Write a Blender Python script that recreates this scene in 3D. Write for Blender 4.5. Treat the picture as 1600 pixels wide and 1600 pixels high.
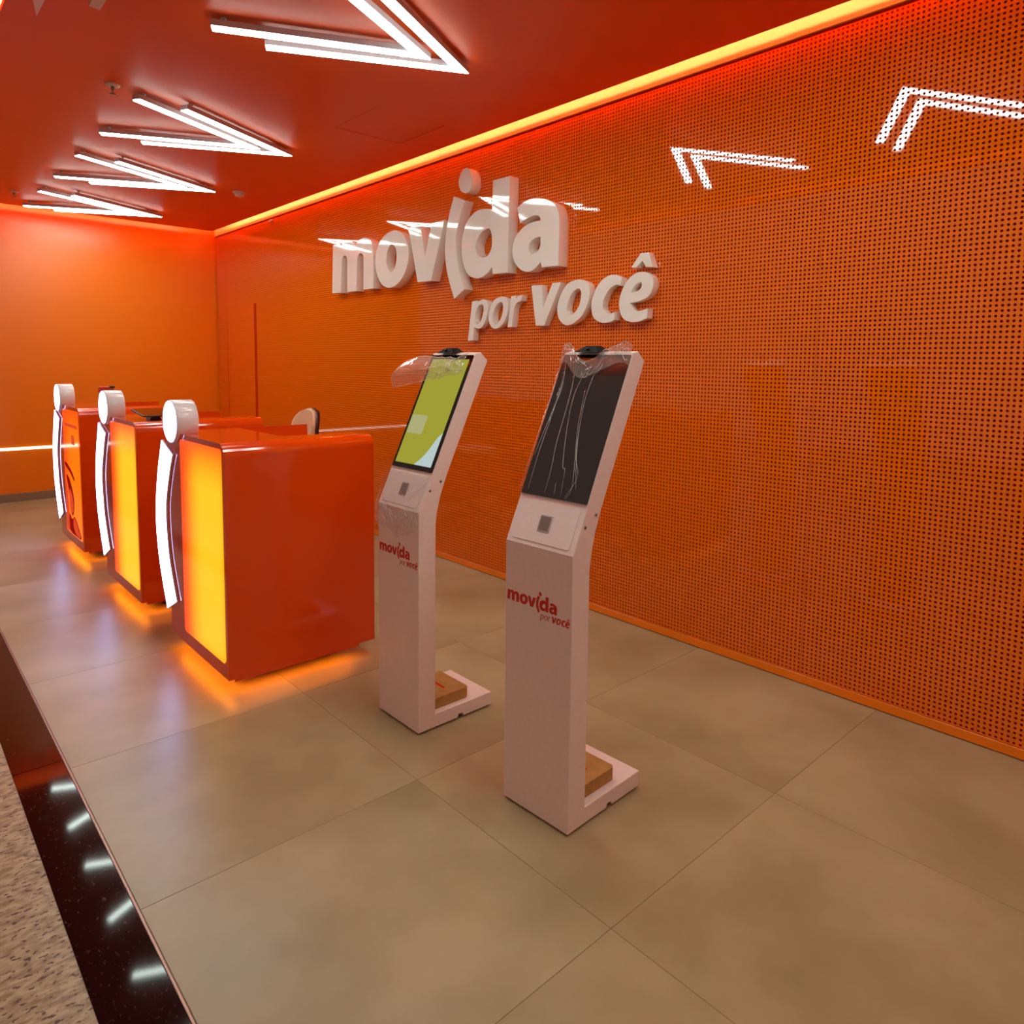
import bpy, bmesh, math, random
import numpy as np
from mathutils import Vector, Matrix, noise

for _o in list(bpy.data.objects):
    bpy.data.objects.remove(_o)
SC = bpy.context.scene
COL = SC.collection
random.seed(7)

# ------------------------------------------------------------------ camera
# a 24.8 mm lens on a 36 mm sensor, 1.5 m above the floor, with a little vertical shift
H_CAM = 1.5
cam_d = bpy.data.cameras.new('camera')
cam_d.sensor_width = 36.0
cam_d.sensor_fit = 'HORIZONTAL'
cam_d.lens = 1100.508 / 1600 * 36.0
cam_d.shift_y = (665.558 - 800) / 1600
cam_d.clip_start = 0.02
cam = bpy.data.objects.new('camera', cam_d)
COL.objects.link(cam)
_yaw, _pit, _rol = math.radians(42.4876), math.radians(-5.02), math.radians(0.6693)
_f = Vector((math.sin(_yaw) * math.cos(_pit), math.cos(_yaw) * math.cos(_pit), math.sin(_pit)))
_r = Vector((math.cos(_yaw), -math.sin(_yaw), 0))
_u = _r.cross(_f)
_r2 = _r * math.cos(_rol) + _u * math.sin(_rol)
_u2 = -_r * math.sin(_rol) + _u * math.cos(_rol)
cam.matrix_world = Matrix(((_r2.x, _u2.x, -_f.x, 0), (_r2.y, _u2.y, -_f.y, 0), (_r2.z, _u2.z, -_f.z, H_CAM), (0, 0, 0, 1)))
SC.camera = cam

# ------------------------------------------------------------------ world and exposure
world = bpy.data.worlds.new('mall_daylight')
SC.world = world
world.use_nodes = True
_bg = world.node_tree.nodes['Background']
_bg.inputs['Color'].default_value = (1.0, 0.60, 0.50, 1)      # the even light of the mall around the open shop
_bg.inputs['Strength'].default_value = 0.30
SC.view_settings.view_transform = 'Standard'
SC.view_settings.look = 'None'
SC.view_settings.gamma = 1.0
SC.view_settings.use_curve_mapping = False
SC.view_settings.exposure = 0.0
SC.cycles.max_bounces = 8
SC.cycles.diffuse_bounces = 4
SC.cycles.glossy_bounces = 4
SC.cycles.transparent_max_bounces = 12
SC.cycles.caustics_reflective = False
SC.cycles.caustics_refractive = False
SC.cycles.sample_clamp_indirect = 60.0

LAMP_POWER = 25.5      # ceiling chevrons
COVE_POWER = 32.0      # hidden strip in the ceiling coves
GLOW_POWER = 13.0       # orange strip under each counter
LOGO_POWER = 13.0       # white lit i on each counter

# ------------------------------------------------------------------ room measures (metres)
W = 3.215              # face of the perforated wall
D = 8.90               # face of the back wall
CEIL = 3.02
CEIL_X0, CEIL_X1 = 0.515, 3.095
CEIL_Y0, CEIL_Y1 = -2.4, 8.655
Y_MIN = -2.4


# ------------------------------------------------------------------ helpers
def lin(r, g, b):
    def f(c):
        c /= 255.0
        return c / 12.92 if c <= 0.04045 else ((c + 0.055) / 1.055) ** 2.4
    return (f(r), f(g), f(b), 1.0)


def mat(name, col, rough=0.5, metal=0.0, spec=0.5, coat=0.0):
    m = bpy.data.materials.new(name)
    m.use_nodes = True
    p = m.node_tree.nodes['Principled BSDF']
    p.inputs['Base Color'].default_value = col
    p.inputs['Roughness'].default_value = rough
    p.inputs['Metallic'].default_value = metal
    p.inputs['Specular IOR Level'].default_value = spec
    if coat:
        p.inputs['Coat Weight'].default_value = coat
        p.inputs['Coat Roughness'].default_value = 0.04
    return m


def grain(m, col_a, col_b, scale, detail=4.0, stretch=(1, 1, 1), bump=0.0, rough=None, lo=0.3, hi=0.7, per_object=False):
    """Cloudy two-tone colour and fine relief from a noise in object or world space."""
    nt = m.node_tree
    p = nt.nodes['Principled BSDF']
    geo = nt.nodes.new('ShaderNodeNewGeometry')
    mp = nt.nodes.new('ShaderNodeMapping')
    mp.inputs['Scale'].default_value = stretch
    src = geo.outputs['Position']
    if per_object:
        oi = nt.nodes.new('ShaderNodeObjectInfo')
        mul = nt.nodes.new('ShaderNodeMath'); mul.operation = 'MULTIPLY'; mul.inputs[1].default_value = 40.0
        nt.links.new(oi.outputs['Random'], mul.inputs[0])
        add = nt.nodes.new('ShaderNodeVectorMath'); add.operation = 'ADD'
        nt.links.new(src, add.inputs[0])
        nt.links.new(mul.outputs[0], add.inputs[1])
        src = add.outputs[0]
    nt.links.new(src, mp.inputs['Vector'])
    n = nt.nodes.new('ShaderNodeTexNoise')
    n.inputs['Scale'].default_value = scale
    n.inputs['Detail'].default_value = detail
    nt.links.new(mp.outputs['Vector'], n.inputs['Vector'])
    r = nt.nodes.new('ShaderNodeValToRGB')
    r.color_ramp.elements[0].position = lo
    r.color_ramp.elements[0].color = col_a
    r.color_ramp.elements[1].position = hi
    r.color_ramp.elements[1].color = col_b
    nt.links.new(n.outputs['Fac'], r.inputs['Fac'])
    nt.links.new(r.outputs['Color'], p.inputs['Base Color'])
    if bump:
        b = nt.nodes.new('ShaderNodeBump')
        b.inputs['Strength'].default_value = bump
        b.inputs['Distance'].default_value = 0.002
        nt.links.new(n.outputs['Fac'], b.inputs['Height'])
        nt.links.new(b.outputs['Normal'], p.inputs['Normal'])
    if rough:
        mr = nt.nodes.new('ShaderNodeMapRange')
        mr.inputs['To Min'].default_value, mr.inputs['To Max'].default_value = rough
        nt.links.new(n.outputs['Fac'], mr.inputs['Value'])
        nt.links.new(mr.outputs['Result'], p.inputs['Roughness'])
    return n, r


def emit(name, col, strength):
    m = bpy.data.materials.new(name)
    m.use_nodes = True
    nt = m.node_tree
    nt.nodes.remove(nt.nodes['Principled BSDF'])
    e = nt.nodes.new('ShaderNodeEmission')
    e.inputs['Color'].default_value = col
    e.inputs['Strength'].default_value = strength
    nt.links.new(e.outputs[0], nt.nodes['Material Output'].inputs['Surface'])
    return m


def link(o, parent=None):
    COL.objects.link(o)
    if parent is not None:
        o.parent = parent
    return o


def mesh_obj(name, me, m, parent=None, loc=(0, 0, 0), smooth=False):
    if m is not None and not me.materials:
        me.materials.append(m)
    o = bpy.data.objects.new(name, me)
    o.location = loc
    if smooth:
        me.polygons.foreach_set('use_smooth', [True] * len(me.polygons))
    return link(o, parent)


def from_bm(name, bm, m, parent=None, loc=(0, 0, 0), smooth=False):
    bmesh.ops.recalc_face_normals(bm, faces=bm.faces)
    me = bpy.data.meshes.new(name)
    bm.to_mesh(me)
    bm.free()
    return mesh_obj(name, me, m, parent, loc, smooth)


def bm_box(bm, x0, x1, y0, y1, z0, z1, bevel=0.0, seg=2):
    v = [bm.verts.new((x, y, z)) for z in (z0, z1) for y in (y0, y1) for x in (x0, x1)]
    fs = []
    for q in ((0, 2, 3, 1), (4, 5, 7, 6), (0, 1, 5, 4), (2, 6, 7, 3), (0, 4, 6, 2), (1, 3, 7, 5)):
        fs.append(bm.faces.new([v[i] for i in q]))
    if bevel:
        es = {e for f in fs for e in f.edges}
        bmesh.ops.bevel(bm, geom=list(es), offset=bevel, segments=seg, profile=0.5, affect='EDGES')
    return fs


def box(name, x0, x1, y0, y1, z0, z1, m, parent=None, bevel=0.0, seg=2, loc=(0, 0, 0)):
    bm = bmesh.new()
    bm_box(bm, x0, x1, y0, y1, z0, z1, bevel, seg)
    return from_bm(name, bm, m, parent, loc)


def bm_prism(bm, pts, to3, d0, d1, bevel=0.0, seg=2):
    """Closed outline pts (2D) extruded between d0 and d1; to3(a, b, d) gives the 3D point."""
    lo = [bm.verts.new(to3(a, b, d0)) for a, b in pts]
    hi = [bm.verts.new(to3(a, b, d1)) for a, b in pts]
    n = len(pts)
    fa = bm.faces.new(lo)
    fb = bm.faces.new(list(reversed(hi)))
    for i in range(n):
        j = (i + 1) % n
        bm.faces.new((lo[j], lo[i], hi[i], hi[j]))
    if bevel:
        es = list(fa.edges) + list(fb.edges)
        bmesh.ops.recalc_face_normals(bm, faces=bm.faces)
        bmesh.ops.bevel(bm, geom=es, offset=bevel, segments=seg, profile=0.5, affect='EDGES')


def prism(name, pts, to3, d0, d1, m, parent=None, bevel=0.0, seg=2, loc=(0, 0, 0)):
    bm = bmesh.new()
    bm_prism(bm, pts, to3, d0, d1, bevel, seg)
    return from_bm(name, bm, m, parent, loc)


def rounded(x0, x1, y0, y1, r, seg=6, corners=(1, 1, 1, 1)):
    """Rounded rectangle outline, corners given as (x0y0, x1y0, x1y1, x0y1)."""
    out = []
    for k, (cx, cy, a0) in enumerate(((x0 + r, y0 + r, 180), (x1 - r, y0 + r, 270), (x1 - r, y1 - r, 0), (x0 + r, y1 - r, 90))):
        if corners[k]:
            for i in range(seg + 1):
                a = math.radians(a0 + 90 * i / seg)
                out.append((cx + r * math.cos(a), cy + r * math.sin(a)))
        else:
            out.append(((x0, x1, x1, x0)[k], (y0, y0, y1, y1)[k]))
    return out


def bm_tube(bm, path, r, seg=8, cap=True):
    path = [Vector(p) for p in path]
    rings = []
    for i, p in enumerate(path):
        t = (path[min(i + 1, len(path) - 1)] - path[max(i - 1, 0)]).normalized()
        a = Vector((0, 0, 1)) if abs(t.z) < 0.9 else Vector((1, 0, 0))
        u = t.cross(a).normalized()
        v = t.cross(u).normalized()
        rr = r[i] if isinstance(r, (list, tuple)) else r
        rings.append([bm.verts.new(p + (u * math.cos(2 * math.pi * k / seg) + v * math.sin(2 * math.pi * k / seg)) * rr) for k in range(seg)])
    for a, b in zip(rings, rings[1:]):
        for k in range(seg):
            bm.faces.new((a[k], a[(k + 1) % seg], b[(k + 1) % seg], b[k]))
    if cap:
        bm.faces.new(rings[0])
        bm.faces.new(list(reversed(rings[-1])))


def tube(name, path, r, m, parent=None, seg=8, loc=(0, 0, 0), smooth=True):
    bm = bmesh.new()
    bm_tube(bm, path, r, seg)
    return from_bm(name, bm, m, parent, loc, smooth)


def lathe(name, prof, m, parent=None, seg=24, loc=(0, 0, 0), smooth=True):
    """prof: list of (radius, z) from bottom to top."""
    bm = bmesh.new()
    bm_tube(bm, [(0, 0, z + 1e-6 * i) for i, (r, z) in enumerate(prof)], [max(r, 1e-4) for r, z in prof], seg)
    return from_bm(name, bm, m, parent, loc, smooth)


def thing(name, label, cat, loc=(0, 0, 0), rotz=0.0, group=None):
    o = bpy.data.objects.new(name, None)
    o.empty_display_size = 0.1
    o.location = loc
    o.rotation_euler = (0, 0, rotz)
    return tag(link(o), label, cat, group)


def tag(o, label, cat, group=None):
    o['label'] = label
    o['category'] = cat
    if group:
        o['group'] = group
    return o


def struct(o):
    o['kind'] = 'structure'
    return o


def smooth_outline(pts, step=6):
    """pts: (u, v, corner). Straight between corners, Catmull-Rom through the points in between."""
    n = len(pts)
    out = []
    for i in range(n):
        p1, p2 = pts[i], pts[(i + 1) % n]
        if p1[2] and p2[2]:
            out.append(p1[:2])
            continue
        p0, p3 = pts[i - 1], pts[(i + 2) % n]
        a = Vector(p1[:2]) if p1[2] else Vector(p0[:2])
        d = Vector(p2[:2]) if p2[2] else Vector(p3[:2])
        b, c = Vector(p1[:2]), Vector(p2[:2])
        m1 = (c - a) * 0.5 if not p1[2] else (c - b)
        m2 = (d - b) * 0.5 if not p2[2] else (c - b)
        for k in range(step):
            t = k / step
            q = b * (2 * t**3 - 3 * t**2 + 1) + m1 * (t**3 - 2 * t**2 + t) + c * (-2 * t**3 + 3 * t**2) + m2 * (t**3 - t**2)
            out.append((q.x, q.y))
    return out


def outline_mesh(name, loops, depth, bevel=0.0, to3=None):
    """Filled letter outline (first loop outside, others holes) extruded towards the viewer; returns a mesh.
    Local frame: u to the right, v up, w forwards from 0 to depth; to3(u, v, w) maps it."""
    cu = bpy.data.curves.new(name, 'CURVE')
    cu.dimensions = '2D'
    cu.fill_mode = 'BOTH'
    cu.extrude = max(depth / 2 - bevel, 0.0001)
    cu.bevel_depth = bevel
    cu.bevel_resolution = 1
    cu.offset = -bevel
    for lp in loops:
        s = cu.splines.new('POLY')
        s.points.add(len(lp) - 1)
        for k, (a, b) in enumerate(lp):
            s.points[k].co = (a, b, 0, 1)
        s.use_cyclic_u = True
    ob = bpy.data.objects.new(name, cu)
    COL.objects.link(ob)
    dg = bpy.context.evaluated_depsgraph_get()
    me = bpy.data.meshes.new_from_object(ob.evaluated_get(dg))
    bpy.data.objects.remove(ob)
    bpy.data.curves.remove(cu)
    me.materials.clear()
    for v in me.vertices:
        v.co = Vector(to3(v.co.x, v.co.y, v.co.z + depth / 2))
    me.update()
    me.set_sharp_from_angle(angle=math.radians(28))
    return me


# ------------------------------------------------------------------ materials
ORANGE = lin(242, 112, 12)
PAINT = lin(245, 126, 12)
M = {}
M['panel'] = mat('glossy_orange_perforated_metal', ORANGE, 0.035, spec=0.8)
M['backing'] = mat('dark_red_acoustic_fleece', lin(205, 28, 6), 0.9, spec=0.1)
M['paint'] = mat('orange_wall_paint', PAINT, 0.28)
M['cove_plate'] = mat('cove_plate_painted_glow', lin(254, 214, 128), 0.6)  # plate colour paled so the band looks brightly lit by its strip
M['ceil'] = mat('orange_ceiling_paint', lin(230, 86, 22), 0.45)
grain(M['ceil'], lin(228, 84, 22), lin(232, 88, 23), 3.0, lo=0.35, hi=0.65)
M['lacquer'] = mat('orange_lacquer', lin(232, 74, 4), 0.10, coat=0.3)
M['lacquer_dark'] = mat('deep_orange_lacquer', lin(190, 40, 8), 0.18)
M['white'] = mat('white_powder_coat', lin(232, 226, 222), 0.28)
grain(M['white'], lin(238, 221, 215), lin(243, 226, 220), 60.0, bump=0.02)
M['letter'] = mat('white_gloss_letter', lin(244, 240, 232), 0.05)
M['acrylic'] = mat('white_acrylic_edge', lin(225, 226, 228), 0.12)
M['print'] = mat('orange_red_vinyl_print', lin(205, 40, 12), 0.5)
M['print_pale'] = mat('faded_vinyl_print', lin(196, 120, 104), 0.5)
M['black'] = mat('black_glass', lin(14, 8, 8), 0.05)
M['black_plastic'] = mat('black_plastic', lin(24, 22, 24), 0.35)
M['camera_black'] = mat('matt_black_plastic', lin(14, 12, 13), 0.7, spec=0.15)
M['steel'] = mat('brushed_steel', lin(170, 165, 160), 0.3, metal=1.0)
M['grey_metal'] = mat('grey_aluminium_housing', lin(190, 180, 185), 0.4, metal=0.3)
M['tile'] = mat('beige_cement_tile', lin(176, 158, 134), 0.3)
grain(M['tile'], lin(150, 137, 98), lin(181, 166, 128), 2.3, 7.0, bump=0.03, rough=(0.26, 0.42), per_object=True)
M['grout'] = mat('brown_grout', lin(150, 132, 104), 0.8)
M['granite_black'] = mat('polished_black_granite', lin(22, 14, 14), 0.05, spec=0.3)
_n, _r = grain(M['granite_black'], lin(16, 10, 11), lin(74, 60, 56), 95.0, 3.0, stretch=(1, 0.5, 1), lo=0.60, hi=0.78)
M['granite'] = mat('speckled_beige_granite', lin(176, 150, 124), 0.32)
M['baseboard'] = mat('grey_brown_skirting', lin(140, 116, 92), 0.5)
M['bronze'] = mat('anodised_trim', lin(160, 128, 112), 0.35, metal=0.7)
M['kraft'] = mat('brown_kraft_board', lin(178, 132, 70), 0.7)
grain(M['kraft'], lin(170, 124, 64), lin(186, 140, 78), 30.0, bump=0.05)
M['cream'] = mat('cream_upholstery', lin(228, 186, 150), 0.6)
M['dark_shell'] = mat('dark_brown_shell', lin(60, 20, 18), 0.3)
M['red_plastic'] = mat('red_plastic', lin(190, 60, 30), 0.3)
M['smoke'] = mat('off_white_plastic', lin(222, 200, 188), 0.4)

M['lamp'] = emit('white_lamp_diffuser', (0.86, 1.0, 0.92, 1), LAMP_POWER)
M['cove'] = emit('warm_cove_strip', (1.0, 0.82, 0.58, 1), COVE_POWER)
M['glow'] = emit('orange_glow_strip', (1.0, 0.27, 0.008, 1), GLOW_POWER)
M['logo'] = emit('white_logo_light', (0.40, 0.48, 1.0, 1), LOGO_POWER)
M['led_line'] = emit('white_led_line', (1.0, 0.93, 0.82, 1), 3.0)
M['screen_green'] = emit('lit_olive_screen', lin(182, 178, 62), 0.75)
M['screen_pale'] = emit('lit_pale_grey_box', lin(186, 184, 130), 0.85)
M['screen_blue'] = emit('lit_pale_blue_corner', lin(196, 216, 214), 0.85)


def granite_flecks():
    m = M['granite']
    nt = m.node_tree
    p = nt.nodes['Principled BSDF']
    geo = nt.nodes.new('ShaderNodeNewGeometry')
    mp = nt.nodes.new('ShaderNodeMapping')
    mp.inputs['Rotation'].default_value = (0, 0, math.radians(20))
    mp.inputs['Scale'].default_value = (1.0, 1.9, 1.0)
    nt.links.new(geo.outputs['Position'], mp.inputs['Vector'])
    base = nt.nodes.new('ShaderNodeTexNoise')
    base.inputs['Scale'].default_value = 26
    base.inputs['Detail'].default_value = 5
    nt.links.new(mp.outputs['Vector'], base.inputs['Vector'])
    r1 = nt.nodes.new('ShaderNodeValToRGB')
    r1.color_ramp.elements[0].position = 0.36
    r1.color_ramp.elements[0].color = lin(138, 122, 90)
    r1.color_ramp.elements[1].position = 0.62
    r1.color_ramp.elements[1].color = lin(186, 174, 138)
    nt.links.new(base.outputs['Fac'], r1.inputs['Fac'])
    fl = nt.nodes.new('ShaderNodeTexNoise')
    fl.inputs['Scale'].default_value = 46
    fl.inputs['Detail'].default_value = 2
    nt.links.new(mp.outputs['Vector'], fl.inputs['Vector'])
    r2 = nt.nodes.new('ShaderNodeValToRGB')
    r2.color_ramp.elements[0].position = 0.585
    r2.color_ramp.elements[0].color = (0, 0, 0, 1)
    r2.color_ramp.elements[1].position = 0.64
    r2.color_ramp.elements[1].color = (1, 1, 1, 1)
    nt.links.new(fl.outputs['Fac'], r2.inputs['Fac'])
    mx = nt.nodes.new('ShaderNodeMix')
    mx.data_type = 'RGBA'
    nt.links.new(r2.outputs['Color'], mx.inputs[0])
    nt.links.new(r1.outputs['Color'], mx.inputs[6])
    mx.inputs[7].default_value = lin(84, 58, 44)
    nt.links.new(mx.outputs[2], p.inputs['Base Color'])


granite_flecks()


def lightbox_mat(name, hot, mid, edge, strength, y0, y1, z0, z1):
    """Backlit acrylic: brightest over its lamps, redder towards its frame."""
    m = bpy.data.materials.new(name)
    m.use_nodes = True
    nt = m.node_tree
    p = nt.nodes['Principled BSDF']
    p.inputs['Base Color'].default_value = lin(230, 100, 10)
    p.inputs['Roughness'].default_value = 0.1
    tc = nt.nodes.new('ShaderNodeTexCoord')
    sp = nt.nodes.new('ShaderNodeSeparateXYZ')
    nt.links.new(tc.outputs['Object'], sp.inputs[0])

    def rng(sock, a, b):
        r = nt.nodes.new('ShaderNodeMapRange')
        r.interpolation_type = 'SMOOTHSTEP'
        r.inputs['From Min'].default_value = a
        r.inputs['From Max'].default_value = b
        nt.links.new(sock, r.inputs['Value'])
        return r.outputs['Result']

    def mul(a, b):
        n = nt.nodes.new('ShaderNodeMath')
        n.operation = 'MULTIPLY'
        nt.links.new(a, n.inputs[0])
        nt.links.new(b, n.inputs[1])
        return n.outputs[0]
    f = mul(rng(sp.outputs['Y'], y1, y1 - 0.30), rng(sp.outputs['Z'], z1 + 0.06, z1 - 0.22))
    f = mul(f, rng(sp.outputs['Y'], y0 - 0.16, y0 + 0.06))
    f = mul(f, rng(sp.outputs['Z'], z0 - 0.10, z0 + 0.06))
    ramp = nt.nodes.new('ShaderNodeValToRGB')
    ramp.color_ramp.elements[0].position = 0.0
    ramp.color_ramp.elements[0].color = edge
    ramp.color_ramp.elements[1].position = 1.0
    ramp.color_ramp.elements[1].color = hot
    e = ramp.color_ramp.elements.new(0.42)
    e.color = mid
    nt.links.new(f, ramp.inputs['Fac'])
    nt.links.new(ramp.outputs['Color'], p.inputs['Emission Color'])
    p.inputs['Emission Strength'].default_value = strength
    return m


LB = (0.026, 0.566, 0.150, 1.115)     # lit panel in counter measures: y0, y1, z0, z1
M['lightbox'] = lightbox_mat('amber_lightbox', lin(255, 200, 22), lin(255, 150, 10), lin(250, 62, 8), 1.0, *LB)
M['poster'] = lightbox_mat('orange_poster_lightbox', lin(255, 122, 10), lin(250, 98, 12), lin(240, 66, 16), 0.9, *LB)
M['poster_dark'] = emit('dark_red_poster_ink', lin(150, 22, 12), 0.9)
M['poster_mid'] = emit('coral_poster_ink', lin(236, 78, 42), 0.9)


def film_mat(name, haze, shine):
    m = bpy.data.materials.new(name)
    m.use_nodes = True
    nt = m.node_tree
    nt.nodes.remove(nt.nodes['Principled BSDF'])
    tr = nt.nodes.new('ShaderNodeBsdfTransparent')
    tr.inputs['Color'].default_value = (0.99, 0.99, 0.985, 1)
    gl = nt.nodes.new('ShaderNodeBsdfGlossy')
    gl.inputs['Roughness'].default_value = 0.12
    df = nt.nodes.new('ShaderNodeBsdfTranslucent')
    df.inputs['Color'].default_value = (0.9, 0.88, 0.86, 1)
    lw = nt.nodes.new('ShaderNodeLayerWeight')       # facing is the same from both sides of the sheet
    pw = nt.nodes.new('ShaderNodeMath'); pw.operation = 'POWER'; pw.inputs[1].default_value = 4.0
    nt.links.new(lw.outputs['Facing'], pw.inputs[0])
    fr = nt.nodes.new('ShaderNodeMapRange')
    fr.inputs['To Min'].default_value = shine
    fr.inputs['To Max'].default_value = 0.9
    nt.links.new(pw.outputs[0], fr.inputs['Value'])
    mx = nt.nodes.new('ShaderNodeMixShader')
    nt.links.new(fr.outputs[0], mx.inputs[0])
    nt.links.new(tr.outputs[0], mx.inputs[1])
    nt.links.new(gl.outputs[0], mx.inputs[2])
    mx2 = nt.nodes.new('ShaderNodeMixShader')
    mx2.inputs[0].default_value = haze
    d2 = nt.nodes.new('ShaderNodeBsdfDiffuse')
    d2.inputs['Color'].default_value = (0.95, 0.93, 0.9, 1)
    mx3 = nt.nodes.new('ShaderNodeMixShader')
    mx3.inputs[0].default_value = 0.75
    nt.links.new(df.outputs[0], mx3.inputs[1])
    nt.links.new(d2.outputs[0], mx3.inputs[2])
    nt.links.new(mx.outputs[0], mx2.inputs[1])
    nt.links.new(mx3.outputs[0], mx2.inputs[2])
    nt.links.new(mx2.outputs[0], nt.nodes['Material Output'].inputs['Surface'])
    return m


M['film'] = film_mat('clear_plastic_film', 0.012, 0.05)
M['film_hazy'] = film_mat('crumpled_plastic_film', 0.17, 0.16)


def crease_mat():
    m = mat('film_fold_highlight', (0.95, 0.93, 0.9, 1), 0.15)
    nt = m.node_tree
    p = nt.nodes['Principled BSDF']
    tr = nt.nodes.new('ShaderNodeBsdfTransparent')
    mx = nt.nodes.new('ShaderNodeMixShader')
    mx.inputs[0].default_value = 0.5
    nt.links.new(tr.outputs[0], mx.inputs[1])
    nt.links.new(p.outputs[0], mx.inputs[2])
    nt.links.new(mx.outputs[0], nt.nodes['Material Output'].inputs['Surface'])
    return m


M['crease'] = crease_mat()


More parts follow.
